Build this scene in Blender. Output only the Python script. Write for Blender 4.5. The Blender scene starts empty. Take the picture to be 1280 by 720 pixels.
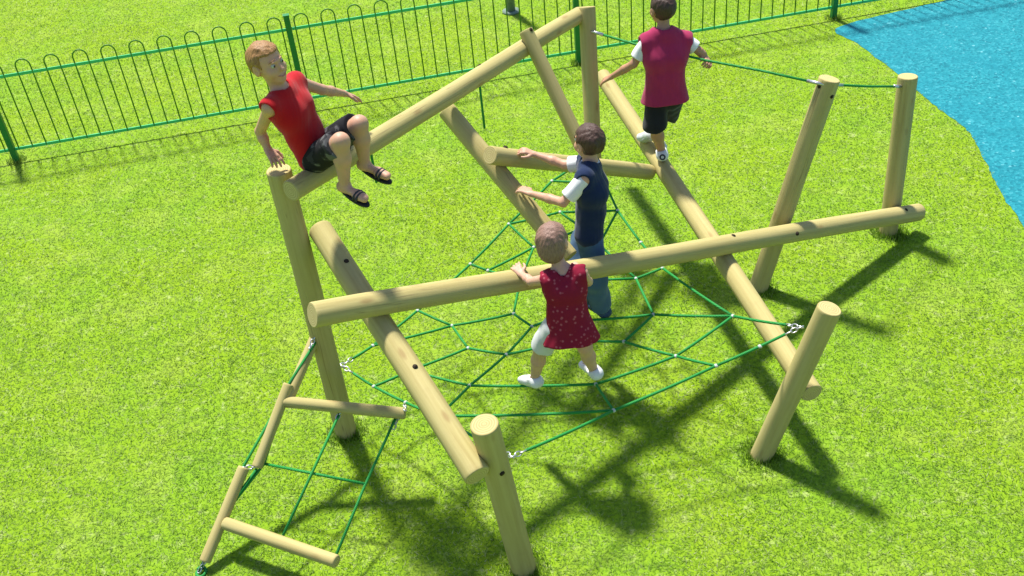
import bpy, bmesh, math, random
import numpy as np
from mathutils import Vector, Matrix
random.seed(4)
rng = np.random.default_rng(11)
SC = bpy.context.scene
COL = SC.collection


# world positions in metres
CAM_LOC=(0.0, 0.0, 4.562)
CAM_AXES=[(0.994491, -0.062981, -0.083787), (-0.104818, -0.597547, -0.794953), (0.0, 0.799356, -0.600857)]
LOGS={'B2': ((-0.981, 4.026, 1.499), (3.035, 6.268, 0.154), 0.064),
 'D1': ((-1.009, 4.798, 1.495), (-0.251, 3.363, 0.964), 0.0655),
 'D2': ((-0.266, 5.705, 1.641), (0.356, 4.982, 0.995), 0.057),
 'D3': ((0.898, 7.63, 0.845), (1.606, 4.189, 0.459), 0.062),
 'H1': ((-0.049, 5.318, 1.545), (1.063, 6.366, 0.678), 0.055),
 'L1': ((-1.13, 4.745, 0.0), (-1.136, 4.738, 1.92), 0.0655),
 'L2': ((-1.063, 4.567, 1.885), (0.667, 6.862, 1.7), 0.056),
 'P2': ((0.641, 6.207, 0.0), (0.716, 6.836, 1.74), 0.058),
 'P3': ((-0.094, 3.566, 0.0), (-0.193, 3.454, 1.205), 0.067),
 'P4': ((1.351, 4.193, 0.0), (1.639, 4.175, 1.076), 0.064),
 'P5': ((1.722, 5.748, 0.0), (2.112, 5.856, 1.53), 0.066),
 'R1': ((2.828, 6.261, 0.0), (2.854, 6.4, 1.204), 0.067),
 'U1': ((0.26, 6.307, 1.863), (0.54, 5.905, 1.212), 0.046)}
BOLTS=[('D1', (-0.852, 4.518, 1.458), (0.247, -0.219, 0.944)),
 ('D1', (-0.514, 3.887, 1.223), (0.31, -0.182, 0.933)),
 ('L2', (-0.057, 5.955, 1.823), (-0.412, 0.378, 0.829)),
 ('B2', (1.428, 5.367, 0.759), (0.272, 0.088, 0.958)),
 ('B2', (1.909, 5.575, 0.571), (0.546, -0.713, 0.44)),
 ('U1', (0.294, 6.276, 1.878), (0.64, -0.5, 0.584)),
 ('P5', (2.041, 5.827, 1.497), (-0.886, -0.388, 0.254)),
 ('P5', (2.116, 5.79, 1.436), (0.416, -0.908, -0.042)),
 ('P3', (-0.138, 3.423, 0.899), (0.457, -0.888, -0.045)),
 ('H1', (0.05, 5.428, 1.531), (0.218, 0.474, 0.853)),
 ('B2', (2.887, 6.152, 0.268), (0.44, -0.276, 0.855))]
NODES={'A': (-1.081, 4.842, 0.471),
 'B': (-0.088, 3.65, 0.769),
 'C': (1.546, 4.312, 0.848),
 'D': (0.665, 6.438, 0.829),
 'ab1': (-0.887, 4.686, 0.414),
 'ab2': (-0.69, 4.507, 0.422),
 'ab3': (-0.487, 4.27, 0.511),
 'ad1': (-0.902, 5.033, 0.445),
 'ad2': (-0.62, 5.309, 0.471),
 'ad3': (-0.258, 5.635, 0.561),
 'ad4': (0.024, 5.905, 0.667),
 'ad5': (0.353, 6.181, 0.802),
 'bc1': (0.479, 4.082, 0.594),
 'bc2': (1.073, 4.252, 0.686),
 'bc3': (1.319, 4.283, 0.766),
 'c1': (1.257, 4.644, 0.701),
 'cd1': (0.962, 5.289, 0.619),
 'cd2': (0.868, 5.556, 0.646),
 'cd3': (0.761, 5.858, 0.715),
 'cd4': (0.709, 6.093, 0.8),
 'n1': (-0.405, 5.17, 0.428),
 'n10': (0.839, 4.905, 0.562),
 'n11': (0.891, 4.459, 0.604),
 'n16': (0.79, 5.269, 0.574),
 'n17': (0.603, 5.63, 0.616),
 'n18': (0.057, 5.463, 0.514),
 'n19': (-0.146, 5.572, 0.539),
 'n2': (-0.007, 5.197, 0.451),
 'n20': (0.172, 5.703, 0.595),
 'n21': (0.379, 5.938, 0.698),
 'n22': (0.512, 5.784, 0.653),
 'n23': (0.207, 4.864, 0.447),
 'n24': (0.364, 4.852, 0.468),
 'n25': (0.463, 5.008, 0.487),
 'n26': (0.309, 5.116, 0.473),
 'n3': (-0.311, 4.963, 0.403),
 'n4': (0.099, 5.059, 0.443),
 'n5': (-0.077, 4.846, 0.418),
 'n6': (-0.31, 4.595, 0.422),
 'n7': (0.632, 4.732, 0.519),
 'n8': (-0.671, 4.826, 0.389),
 'n9': (0.419, 4.385, 0.521)}
NET_ROPES=[['A', 'ad1', 'ad2', 'ad3', 'ad4', 'ad5', 'D'], ['A', 'ab1', 'ab2', 'ab3', 'B'], ['B', 'bc1', 'bc2', 'C'], ['C', 'c1', 'cd1', 'cd2', 'cd3', 'cd4', 'D'], ['ab1', 'n8', 'n3', 'n5'], ['n3', 'n1', 'n2', 'n4', 'n5'], ['ad2', 'n1'], ['ad1', 'n1'], ['n5', 'n6', 'ab3'], ['n8', 'n6', 'n9'], ['ab3', 'bc1'], ['n9', 'bc1'], ['n9', 'n11', 'bc2'], ['n7', 'n11', 'c1'], ['n7', 'n10', 'c1'], ['n10', 'n16', 'cd1'], ['n10', 'n25'], ['n7', 'n24', 'n23', 'n5'], ['n16', 'n17'], ['n17', 'cd3'], ['n17', 'n22'], ['n16', 'n18'], ['n2', 'n18', 'n19', 'ad3'], ['n18', 'n20', 'n22'], ['n19', 'n20'], ['ad4', 'n20'], ['n21', 'n22'], ['ad4', 'n21'], ['ad5', 'cd4'], ['n21', 'cd3'], ['n4', 'n26', 'n25', 'n24'], ['n26', 'n23']]
LADDER={'a0': (-1.167, 4.735, 0.8),
 'a1': (-1.352, 4.414, 0.58),
 'b0': (-1.323, 4.494, 0.67),
 'b1': (-1.535, 4.17, 0.36),
 'c0': (-1.602, 4.161, 0.38),
 'c1': (-1.842, 3.788, 0.06),
 'd1': (-0.691, 4.535, 0.416),
 'e0': (-1.401, 4.402, 0.58),
 'e1': (-1.597, 4.175, 0.39),
 'f0': (-1.534, 4.158, 0.36),
 'f1': (-1.749, 3.952, 0.2),
 'g0': (-1.876, 3.769, 0.02),
 'm0': (-1.033, 4.394, 0.54),
 'm1': (-1.384, 3.774, 0.2),
 'q0': (-0.723, 4.347, 0.49),
 'q1': (-1.083, 3.595, 0.2),
 'r0': (-1.358, 4.427, 0.6),
 'r1': (-0.675, 4.33, 0.5),
 's0': (-1.718, 3.925, 0.2),
 's1': (-1.069, 3.578, 0.2),
 'sL': (-1.497, 4.189, 0.36),
 'top': (-1.124, 4.728, 0.83),
 'x0': (-1.488, 4.188, 0.36),
 'x1': (-0.913, 3.975, 0.34)}
GROUND={'coil': (-1.871, 3.763, 0.0), 'far_post': (0.317, 11.211, 0.0)}
PLAY_EDGE=[(4.892, 10.295), (4.207, 10.11), (3.574, 9.879), (3.663, 9.477), (3.743, 9.063), (3.825, 8.555), (3.88, 8.122), (3.95, 7.803), (3.975, 7.497), (3.914, 7.119), (3.861, 6.803), (3.817, 6.435), (3.793, 6.132), (3.692, 5.56), (3.522, 4.935)]
GRAB=[(0.742, 6.732, 1.618), (1.032, 6.544, 1.568), (1.259, 6.422, 1.539), (1.447, 6.316, 1.514), (1.738, 6.102, 1.512), (2.039, 5.84, 1.513)]
GRAB_END=[(2.167, 5.881, 1.468), (2.467, 6.112, 1.31), (2.781, 6.349, 1.159)]
TAILS=[((-0.067, 5.888, 1.779),), ((-0.693, 5.058, 1.845),)]
FENCE={'x': -4.3415, 'y': 8.8996, 'az': 0.1543, 'rail0': 0.125, 'rail1': 0.8394}
PEOPLE={'blue': {'anL': (0.541, 5.059, 0.525),
          'anR': (0.393, 5.08, 0.535),
          'chest': (0.525, 5.126, 1.362),
          'elL': (0.342, 5.022, 1.357),
          'elR': (0.388, 5.34, 1.415),
          'haL': (0.108, 5.224, 1.359),
          'haR': (0.134, 5.44, 1.497),
          'head': (0.522, 5.2, 1.627),
          'hipL': (0.497, 5.075, 1.028),
          'hipR': (0.452, 5.15, 0.995),
          'knL': (0.503, 5.001, 0.797),
          'knR': (0.401, 5.03, 0.819),
          'neck': (0.522, 5.166, 1.515),
          'pelvis': (0.491, 5.121, 1.09),
          'shL': (0.474, 5.045, 1.487),
          'shR': (0.507, 5.289, 1.446),
          'toL': (0.499, 5.137, 0.495),
          'toR': (0.35, 5.153, 0.516),
          'wrL': (0.169, 5.174, 1.343),
          'wrR': (0.216, 5.424, 1.459)},
 'girl': {'anL': (0.072, 4.414, 0.581),
          'anR': (0.409, 4.378, 0.633),
          'chest': (0.276, 4.358, 1.239),
          'elL': (0.106, 4.458, 1.24),
          'elR': (0.408, 4.439, 1.214),
          'haL': (0.034, 4.601, 1.247),
          'haR': (0.346, 4.679, 1.167),
          'head': (0.237, 4.469, 1.471),
          'hipL': (0.201, 4.341, 1.001),
          'hipR': (0.33, 4.331, 1.003),
          'knL': (0.122, 4.363, 0.846),
          'knR': (0.362, 4.322, 0.859),
          'neck': (0.274, 4.411, 1.343),
          'pelvis': (0.284, 4.341, 1.017),
          'shL': (0.188, 4.372, 1.308),
          'shR': (0.364, 4.355, 1.335),
          'toL': (0.014, 4.5, 0.513),
          'toR': (0.369, 4.482, 0.589),
          'wrL': (0.06, 4.549, 1.227),
          'wrR': (0.38, 4.628, 1.166)},
 'red': {'anL': (-0.69, 4.732, 1.903),
         'anR': (-0.784, 4.55, 1.894),
         'chest': (-0.997, 4.756, 2.235),
         'elL': (-0.875, 4.994, 2.219),
         'elR': (-1.193, 4.795, 2.12),
         'haL': (-0.727, 5.172, 2.072),
         'haR': (-1.124, 4.699, 1.993),
         'head': (-1.07, 4.773, 2.491),
         'hipL': (-0.899, 4.873, 1.958),
         'hipR': (-0.924, 4.712, 1.976),
         'knL': (-0.676, 4.713, 2.144),
         'knR': (-0.754, 4.523, 2.158),
         'neck': (-1.036, 4.758, 2.353),
         'pelvis': (-0.939, 4.785, 1.974),
         'shL': (-0.977, 4.897, 2.323),
         'shR': (-1.077, 4.644, 2.319),
         'toL': (-0.577, 4.653, 1.864),
         'toR': (-0.684, 4.462, 1.86),
         'wrL': (-0.784, 5.122, 2.123),
         'wrR': (-1.167, 4.754, 2.033)},
 'vest': {'anL': (1.154, 6.392, 0.816),
          'anR': (1.101, 6.58, 0.867),
          'chest': (1.177, 6.383, 1.537),
          'elL': (0.966, 6.408, 1.503),
          'elR': (1.406, 6.404, 1.548),
          'haL': (0.783, 6.521, 1.354),
          'haR': (1.457, 6.337, 1.492),
          'head': (1.173, 6.484, 1.837),
          'hipL': (1.117, 6.374, 1.242),
          'hipR': (1.228, 6.383, 1.237),
          'knL': (1.099, 6.338, 1.061),
          'knR': (1.218, 6.534, 1.038),
          'neck': (1.168, 6.427, 1.711),
          'pelvis': (1.173, 6.381, 1.268),
          'shL': (1.055, 6.414, 1.645),
          'shR': (1.313, 6.427, 1.628),
          'toL': (1.175, 6.545, 0.787),
          'toR': (1.058, 6.64, 0.814),
          'wrL': (0.825, 6.494, 1.385),
          'wrR': (1.457, 6.409, 1.488)}}

# ------------------------------------------------------------------ helpers
def V(p): return Vector(p)
def new_mesh(name, verts, faces, mats, smooth=True, origin=(0, 0, 0), fmat=None):
    me = bpy.data.meshes.new(name)
    o = Vector(origin)
    me.from_pydata([tuple(Vector(v) - o) for v in verts], [], faces)
    for m in mats: me.materials.append(m)
    if fmat is not None: me.polygons.foreach_set('material_index', fmat)
    me.polygons.foreach_set('use_smooth', [smooth] * len(me.polygons))
    me.update()
    ob = bpy.data.objects.new(name, me)
    COL.objects.link(ob)
    ob.location = o
    return ob
def parent(ob, par):
    ob.parent = par
    # every root here is only translated, so subtracting its world position keeps the child in place
    ob.location = Vector(ob.location) - world_loc(par)
    return ob
def world_loc(o):
    p = Vector((0, 0, 0)); 
    while o is not None:
        p += Vector(o.location); o = o.parent
    return p
def empty(name, loc):
    o = bpy.data.objects.new(name, None); COL.objects.link(o); o.location = loc; o.empty_display_size = .2
    return o
def tag(o, label=None, cat=None, group=None, kind=None):
    if label: o['label'] = label
    if cat: o['category'] = cat
    if group: o['group'] = group
    if kind: o['kind'] = kind
    return o

class MB:
    def __init__(self): self.v = []; self.f = []; self.m = []
    def tube(self, pts, r, seg=8, mat=0, cap=True, r1=None):
        pts = [Vector(p) for p in pts]; n = len(pts); base = len(self.v)
        up = Vector((0, 0, 1)); prev = None
        for i, p in enumerate(pts):
            d = (pts[min(i + 1, n - 1)] - pts[max(i - 1, 0)]).normalized()
            a = prev if prev is not None else (up.cross(d) if abs(d.z) < .95 else Vector((1, 0, 0)).cross(d))
            a = (a - d * a.dot(d)).normalized(); b = d.cross(a); prev = a
            rr = r if r1 is None else r + (r1 - r) * i / (n - 1)
            for k in range(seg):
                t = 2 * math.pi * k / seg
                self.v.append(p + (a * math.cos(t) + b * math.sin(t)) * rr)
        for i in range(n - 1):
            for k in range(seg):
                k2 = (k + 1) % seg
                self.f.append((base + i * seg + k, base + i * seg + k2, base + (i + 1) * seg + k2, base + (i + 1) * seg + k)); self.m.append(mat)
        if cap:
            self.f.append(tuple(base + k for k in range(seg))[::-1]); self.m.append(mat)
            self.f.append(tuple(base + (n - 1) * seg + k for k in range(seg))); self.m.append(mat)
    def ring(self, c, nrm, R, r, ax=None, long=1.0, seg=16, mat=0):
        n = Vector(nrm).normalized(); a = Vector(ax) if ax is not None else n.orthogonal()
        a = (a - n * a.dot(n)).normalized(); b = n.cross(a); c = Vector(c); base = len(self.v); s2 = 8
        for i in range(seg):
            t = 2 * math.pi * i / seg
            rad = (a * math.cos(t) * long + b * math.sin(t)); p = c + rad * R; rn = rad.normalized()
            for k in range(s2):
                u = 2 * math.pi * k / s2
                self.v.append(p + (rn * math.cos(u) + n * math.sin(u)) * r)
        for i in range(seg):
            for k in range(s2):
                self.f.append((base + i * s2 + k, base + ((i + 1) % seg) * s2 + k, base + ((i + 1) % seg) * s2 + (k + 1) % s2, base + i * s2 + (k + 1) % s2)); self.m.append(mat)
    def ball(self, c, r, seg=10, rg=6, mat=0, sc=(1, 1, 1)):
        c = Vector(c); base = len(self.v)
        for i in range(rg + 1):
            th = math.pi * i / rg
            for k in range(seg):
                ph = 2 * math.pi * k / seg
                self.v.append(c + Vector((math.sin(th) * math.cos(ph) * sc[0], math.sin(th) * math.sin(ph) * sc[1], math.cos(th) * sc[2])) * r)
        for i in range(rg):
            for k in range(seg):
                self.f.append((base + i * seg + k, base + (i + 1) * seg + k, base + (i + 1) * seg + (k + 1) % seg, base + i * seg + (k + 1) % seg)); self.m.append(mat)
    def box(self, c, ax, ay, az, sx, sy, sz, mat=0):
        c = Vector(c); base = len(self.v)
        ax, ay, az = Vector(ax), Vector(ay), Vector(az)
        for x in (-1, 1):
            for y in (-1, 1):
                for z in (-1, 1): self.v.append(c + ax * x * sx / 2 + ay * y * sy / 2 + az * z * sz / 2)
        for q in ((0, 1, 3, 2), (4, 6, 7, 5), (0, 4, 5, 1), (2, 3, 7, 6), (0, 2, 6, 4), (1, 5, 7, 3)):
            self.f.append(tuple(base + i for i in q)); self.m.append(mat)
    def build(self, name, mats, par=None, smooth=True, origin=None):
        if origin is None: origin = self.v[0]
        o = new_mesh(name, self.v, self.f, mats if isinstance(mats, list) else [mats], smooth, origin, self.m)
        if par is not None: parent(o, par)
        return o

# ------------------------------------------------------------------ materials
def mat(name, rough=.6, spec=.3):
    m = bpy.data.materials.new(name); m.use_nodes = True
    nt = m.node_tree; b = nt.nodes['Principled BSDF']
    b.inputs['Roughness'].default_value = rough
    b.inputs['Specular IOR Level'].default_value = spec
    return m, nt, b
def N(nt, typ, **kw):
    n = nt.nodes.new(typ)
    for k, v in kw.items():
        if hasattr(n, k): setattr(n, k, v)
        else: n.inputs[k].default_value = v
    return n
def ramp(nt, stops, fac, interp='LINEAR'):
    r = nt.nodes.new('ShaderNodeValToRGB'); cr = r.color_ramp; cr.interpolation = interp
    while len(cr.elements) < len(stops): cr.elements.new(.5)
    for e, (p, c) in zip(cr.elements, stops): e.position = p; e.color = (*c, 1) if len(c) == 3 else c
    nt.links.new(fac, r.inputs[0]); return r.outputs[0]
def mixc(nt, fac, a, b, mode='MIX'):
    m = nt.nodes.new('ShaderNodeMix'); m.data_type = 'RGBA'; m.blend_type = mode
    for s, v in ((0, fac), (6, a), (7, b)):
        if hasattr(v, 'type') and hasattr(v, 'links'): nt.links.new(v, m.inputs[s])
        else: m.inputs[s].default_value = v if s == 0 else ((*v, 1) if len(v) == 3 else v)
    return m.outputs[2]
def mapping(nt, scale, src='Object'):
    tc = nt.nodes.new('ShaderNodeTexCoord'); mp = nt.nodes.new('ShaderNodeMapping')
    mp.inputs['Scale'].default_value = scale; nt.links.new(tc.outputs[src], mp.inputs['Vector']); return mp.outputs[0]
def noise(nt, vec, scale, detail=4, rough=.55):
    n = nt.nodes.new('ShaderNodeTexNoise'); n.inputs['Scale'].default_value = scale
    n.inputs['Detail'].default_value = detail; n.inputs['Roughness'].default_value = rough
    if vec is not None: nt.links.new(vec, n.inputs['Vector'])
    return n.outputs[0]
def bump(nt, b, h, strength, dist=.01):
    bp = nt.nodes.new('ShaderNodeBump'); bp.inputs['Strength'].default_value = strength; bp.inputs['Distance'].default_value = dist
    nt.links.new(h, bp.inputs['Height']); nt.links.new(bp.outputs[0], b.inputs['Normal'])
def plain(name, col, rough=.6, spec=.3, var=.12, scale=30, bstr=.2, metallic=0.0):
    m, nt, b = mat(name, rough, spec)
    vec = mapping(nt, (1, 1, 1)); n = noise(nt, vec, scale)
    lo = tuple(c * (1 - var) for c in col); hi = tuple(min(1, c * (1 + var)) for c in col)
    nt.links.new(ramp(nt, [(.3, lo), (.7, hi)], n), b.inputs['Base Color'])
    if bstr: bump(nt, b, n, bstr, .003)
    b.inputs['Metallic'].default_value = metallic
    return m

def wood_material():
    m, nt, b = mat('pine_log', .72, .2)
    oi = nt.nodes.new('ShaderNodeObjectInfo')
    tc = nt.nodes.new('ShaderNodeTexCoord')
    add = nt.nodes.new('ShaderNodeVectorMath'); add.operation = 'ADD'
    sc = nt.nodes.new('ShaderNodeVectorMath'); sc.operation = 'SCALE'; sc.inputs[0].default_value = (3, 7, 13)
    nt.links.new(oi.outputs['Random'], sc.inputs['Scale'])
    nt.links.new(tc.outputs['Object'], add.inputs[0]); nt.links.new(sc.outputs[0], add.inputs[1])
    def mp(s):
        n = nt.nodes.new('ShaderNodeMapping'); n.inputs['Scale'].default_value = s; nt.links.new(add.outputs[0], n.inputs['Vector']); return n.outputs[0]
    grain = noise(nt, mp((38, 38, 1.6)), 1.0, 5, .6)
    broad = noise(nt, mp((7, 7, 1.1)), 1.0, 3, .5)
    blot = noise(nt, mp((14, 14, 14)), 1.0, 4, .6)
    c = ramp(nt, [(.25, (.33, .262, .098)), (.5, (.41, .345, .142)), (.75, (.475, .41, .185))], grain)
    c = mixc(nt, ramp(nt, [(.35, (0, 0, 0)), (.75, (.55, .55, .55))], broad), c, (.38, .335, .135))
    c = mixc(nt, ramp(nt, [(.55, (0, 0, 0)), (.8, (.35, .35, .35))], blot), c, (.34, .27, .12))
    # knots
    vo = nt.nodes.new('ShaderNodeTexVoronoi'); vo.inputs['Scale'].default_value = 1.0
    nt.links.new(mp((8, 8, 3.0)), vo.inputs['Vector'])
    c = mixc(nt, ramp(nt, [(.06, (.5, .5, .5)), (.15, (0, 0, 0))], vo.outputs['Distance']), c, (.24, .14, .055))
    # drying cracks along the grain
    ck = noise(nt, mp((26, 26, .7)), 1.0, 2, .4)
    line = ramp(nt, [(.492, (0, 0, 0)), (.5, (.7, .7, .7)), (.508, (0, 0, 0))], ck)
    gate = ramp(nt, [(.52, (0, 0, 0)), (.6, (1, 1, 1))], noise(nt, mp((3, 3, 1.3)), 1.0, 1))
    mm = nt.nodes.new('ShaderNodeMath'); mm.operation = 'MULTIPLY'; nt.links.new(line, mm.inputs[0]); nt.links.new(gate, mm.inputs[1])
    c = mixc(nt, mm.outputs[0], c, (.16, .11, .055))
    nt.links.new(c, b.inputs['Base Color'])
    bump(nt, b, grain, .35, .004)
    e, nt, b = mat('log_end_grain', .85, .12)
    tc = nt.nodes.new('ShaderNodeTexCoord'); sx = nt.nodes.new('ShaderNodeSeparateXYZ'); nt.links.new(tc.outputs['Object'], sx.inputs[0])
    cx = nt.nodes.new('ShaderNodeCombineXYZ'); nt.links.new(sx.outputs[0], cx.inputs[0]); nt.links.new(sx.outputs[1], cx.inputs[1])
    w = nt.nodes.new('ShaderNodeTexWave'); w.wave_type = 'RINGS'; w.rings_direction = 'Z'
    w.inputs['Scale'].default_value = 26; w.inputs['Distortion'].default_value = 2.2; w.inputs['Detail'].default_value = 2; w.inputs['Detail Scale'].default_value = .6
    nt.links.new(cx.outputs[0], w.inputs['Vector'])
    c = ramp(nt, [(.1, (.38, .31, .13)), (.8, (.49, .42, .20))], w.outputs[0])
    c = mixc(nt, ramp(nt, [(.5, (0, 0, 0)), (.75, (.5, .5, .5))], noise(nt, mapping(nt, (20, 20, 20)), 1)), c, (.37, .27, .13))
    nt.links.new(c, b.inputs['Base Color'])
    return m, e
WOOD, ENDG = wood_material()

def lawn_tint(nt, vec, c):
    """patches shared by soil and blades: fresher, yellower and paler areas of the lawn"""
    c = mixc(nt, ramp(nt, [(.40, (0, 0, 0)), (.66, (.6, .6, .6))], noise(nt, vec, .8, 4, .6)), c, (.155, .315, .022))
    c = mixc(nt, ramp(nt, [(.50, (0, 0, 0)), (.70, (.6, .6, .6))], noise(nt, vec, 2.3, 5, .65)), c, (.275, .375, .05))
    c = mixc(nt, ramp(nt, [(.52, (0, 0, 0)), (.70, (.7, .7, .7))], noise(nt, vec, 5.5, 6, .75)), c, (.105, .205, .016))
    return mixc(nt, ramp(nt, [(.56, (0, 0, 0)), (.68, (.6, .6, .6))], noise(nt, vec, 13, 5, .75)), c, (.40, .45, .19))
def grass_ground():
    m, nt, b = mat('mown_grass', .9, .1)
    vec = mapping(nt, (1, 1, 1))
    fine = noise(nt, vec, 60, 5, .75)
    c = ramp(nt, [(.28, (.10, .19, .007)), (.5, (.19, .31, .009)), (.72, (.27, .385, .02))], fine)
    nt.links.new(lawn_tint(nt, vec, c), b.inputs['Base Color'])
    bump(nt, b, fine, .6, .012)
    return m
def blade_mat():
    m, nt, b = mat('grass_blade', .6, .25)
    g = nt.nodes.new('ShaderNodeNewGeometry')
    c = ramp(nt, [(0, (.08, .17, .012)), (.22, (.15, .28, .018)), (.58, (.215, .355, .022)), (.82, (.285, .405, .045)), (.92, (.43, .48, .19)), (1, (.54, .56, .32))], g.outputs['Random Per Island'])
    c = lawn_tint(nt, mapping(nt, (1, 1, 1)), c)
    nt.links.new(c, b.inputs['Base Color'])
    tr = nt.nodes.new('ShaderNodeBsdfTranslucent'); nt.links.new(c, tr.inputs[0])
    mx = nt.nodes.new('ShaderNodeMixShader'); mx.inputs[0].default_value = .4
    nt.links.new(b.outputs[0], mx.inputs[1]); nt.links.new(tr.outputs[0], mx.inputs[2])
    nt.links.new(mx.outputs[0], nt.nodes['Material Output'].inputs['Surface'])
    return m
def rubber():
    m, nt, b = mat('blue_rubber_granules', .85, .2)
    vec = mapping(nt, (1, 1, 1))
    v = nt.nodes.new('ShaderNodeTexVoronoi'); v.inputs['Scale'].default_value = 48; nt.links.new(vec, v.inputs['Vector'])
    c = ramp(nt, [(0, (.003, .10, .14)), (.35, (.008, .17, .215)), (.7, (.014, .215, .26)), (.9, (.04, .27, .32)), (1, (.18, .42, .46))], v.outputs['Color'])
    c = mixc(nt, ramp(nt, [(.35, (0, 0, 0)), (.7, (.45, .45, .45))], noise(nt, vec, 2.2, 5)), c, (.008, .185, .245))
    c = mixc(nt, ramp(nt, [(.48, (0, 0, 0)), (.72, (.6, .6, .6))], noise(nt, vec, 7, 6, .7)), c, (.003, .135, .175))
    c = mixc(nt, ramp(nt, [(.56, (0, 0, 0)), (.74, (.6, .6, .6))], noise(nt, vec, 4, 6, .75)), c, (.03, .28, .32))
    nt.links.new(c, b.inputs['Base Color'])
    bump(nt, b, v.outputs['Distance'], .6, .006)
    return m
def rope_mat(name, c0, c1):
    m, nt, b = mat(name, .6, .3)
    w = nt.nodes.new('ShaderNodeTexWave'); w.inputs['Scale'].default_value = 55; w.inputs['Distortion'].default_value = 1.5; w.bands_direction = 'DIAGONAL'
    nt.links.new(mapping(nt, (1, 1, 1)), w.inputs['Vector'])
    nt.links.new(ramp(nt, [(.1, c0), (.8, c1)], w.outputs[0]), b.inputs['Base Color'])
    bump(nt, b, w.outputs[0], .5, .003)
    return m
GRASS, BLADE, RUBBER = grass_ground(), blade_mat(), rubber()
ROPE = rope_mat('green_rope', (.008, .15, .026), (.02, .30, .055))
RAIL = plain('teal_green_paint', (.04, .48, .17), .4, .45, .1, 12, .05)
BAR = plain('dark_green_bar_paint', (.05, .19, .012), .45, .4, .15, 12, .05)
POSTG = plain('green_post_paint', (.010, .18, .035), .45, .4, .1, 12, .05)
STEEL = plain('galvanised_steel', (.5, .51, .53), .35, .5, .15, 60, .1, .85)
CLAMP = plain('pale_plastic_clamp', (.38, .44, .40), .4, .45, .1, 60, .05)
DARK = plain('dark_bolt_hole', (.03, .02, .012), .7, .2, .2, 60, .1)
GREYPOST = plain('grey_green_metal', (.16, .22, .17), .5, .3, .1, 12, .05)

# ------------------------------------------------------------------ SDF modelling for bodies and clothes
def nrm(a): a = np.asarray(a, float); return a / (np.linalg.norm(a) + 1e-12)
def cone(p, a, b, ra, rb):
    a = np.asarray(a, float); b = np.asarray(b, float); ba = b - a
    t = np.clip(((p - a) @ ba) / (ba @ ba + 1e-12), 0, 1)
    return np.linalg.norm(p - a - t[:, None] * ba, axis=1) - (ra + (rb - ra) * t)
def ell(p, c, axes, radii):
    q = (p - np.asarray(c)) @ np.asarray(axes).T; r = np.asarray(radii)
    k0 = np.linalg.norm(q / r, axis=1); k1 = np.linalg.norm(q / (r * r), axis=1) + 1e-9
    return k0 * (k0 - 1) / k1
def smin(a, b, k):
    h = np.clip(k - np.abs(a - b), 0, None) / k
    return np.minimum(a, b) - h * h * k * .25
def smax(a, b, k): return -smin(-a, -b, k)
def plane(p, o, n): return (p - np.asarray(o)) @ nrm(n)
def sdf_mesh(fn, lo, hi, h):
    lo = np.asarray(lo, float); hi = np.asarray(hi, float); B = 4
    nc = np.ceil((hi - lo) / (h * B)).astype(int) + 1; n = nc * B
    gx = [lo[i] + (np.arange(nc[i]) * B + (B - 1) / 2) * h for i in range(3)]
    X = np.stack(np.meshgrid(*gx, indexing='ij'), -1).reshape(-1, 3)
    cd = fn(X).reshape(nc)
    D = np.repeat(np.repeat(np.repeat(cd, B, 0), B, 1), B, 2)
    act = np.argwhere(np.abs(cd) < h * B * 1.6)
    off = np.stack(np.meshgrid(*[np.arange(B)] * 3, indexing='ij'), -1).reshape(-1, 3)
    idx = (act[:, None, :] * B + off[None]).reshape(-1, 3)
    pts = lo + idx * h; vals = np.empty(len(pts))
    for s in range(0, len(pts), 400000): vals[s:s + 400000] = fn(pts[s:s + 400000])
    D[idx[:, 0], idx[:, 1], idx[:, 2]] = vals
    S = D < 0
    c = [S[i:n[0] - 1 + i, j:n[1] - 1 + j, k:n[2] - 1 + k] for i in (0, 1) for j in (0, 1) for k in (0, 1)]
    sm = sum(x.astype(np.int8) for x in c); cells = np.argwhere((sm > 0) & (sm < 8))
    cid = -np.ones(n - 1, int); cid[cells[:, 0], cells[:, 1], cells[:, 2]] = np.arange(len(cells))
    acc = np.zeros((len(cells), 3)); cnt = np.zeros(len(cells))
    cor = [(0, 0, 0), (1, 0, 0), (0, 1, 0), (1, 1, 0), (0, 0, 1), (1, 0, 1), (0, 1, 1), (1, 1, 1)]
    for a in cor:
        for ax in range(3):
            if a[ax]: continue
            b = list(a); b[ax] = 1
            ia = cells + a; ib = cells + b
            va = D[ia[:, 0], ia[:, 1], ia[:, 2]]; vb = D[ib[:, 0], ib[:, 1], ib[:, 2]]
            ok = (va < 0) != (vb < 0); t = np.where(ok, va / np.where(ok, va - vb, 1), 0)
            acc += np.where(ok[:, None], np.array(a) + t[:, None] * (np.array(b) - np.array(a)), 0); cnt += ok
    verts = lo + (cells + acc / cnt[:, None]) * h
    faces = []
    for ax in range(3):
        u, w = (ax + 1) % 3, (ax + 2) % 3
        s0 = [slice(0, n[i]) for i in range(3)]; s1 = list(s0); s0[ax] = slice(0, n[ax] - 1); s1[ax] = slice(1, n[ax])
        A, Bb = S[tuple(s0)], S[tuple(s1)]; e = np.argwhere(A != Bb)
        e = e[(e[:, u] > 0) & (e[:, w] > 0) & (e[:, u] < n[u] - 1) & (e[:, w] < n[w] - 1)]
        def cc(du, dw):
            q = e.copy(); q[:, u] += du; q[:, w] += dw; return cid[q[:, 0], q[:, 1], q[:, 2]]
        Q = np.stack([cc(-1, -1), cc(0, -1), cc(0, 0), cc(-1, 0)], 1)
        ins = A[e[:, 0], e[:, 1], e[:, 2]]
        Q[~ins] = Q[~ins][:, ::-1]; faces.append(Q)
    return verts, np.concatenate(faces)
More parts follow.
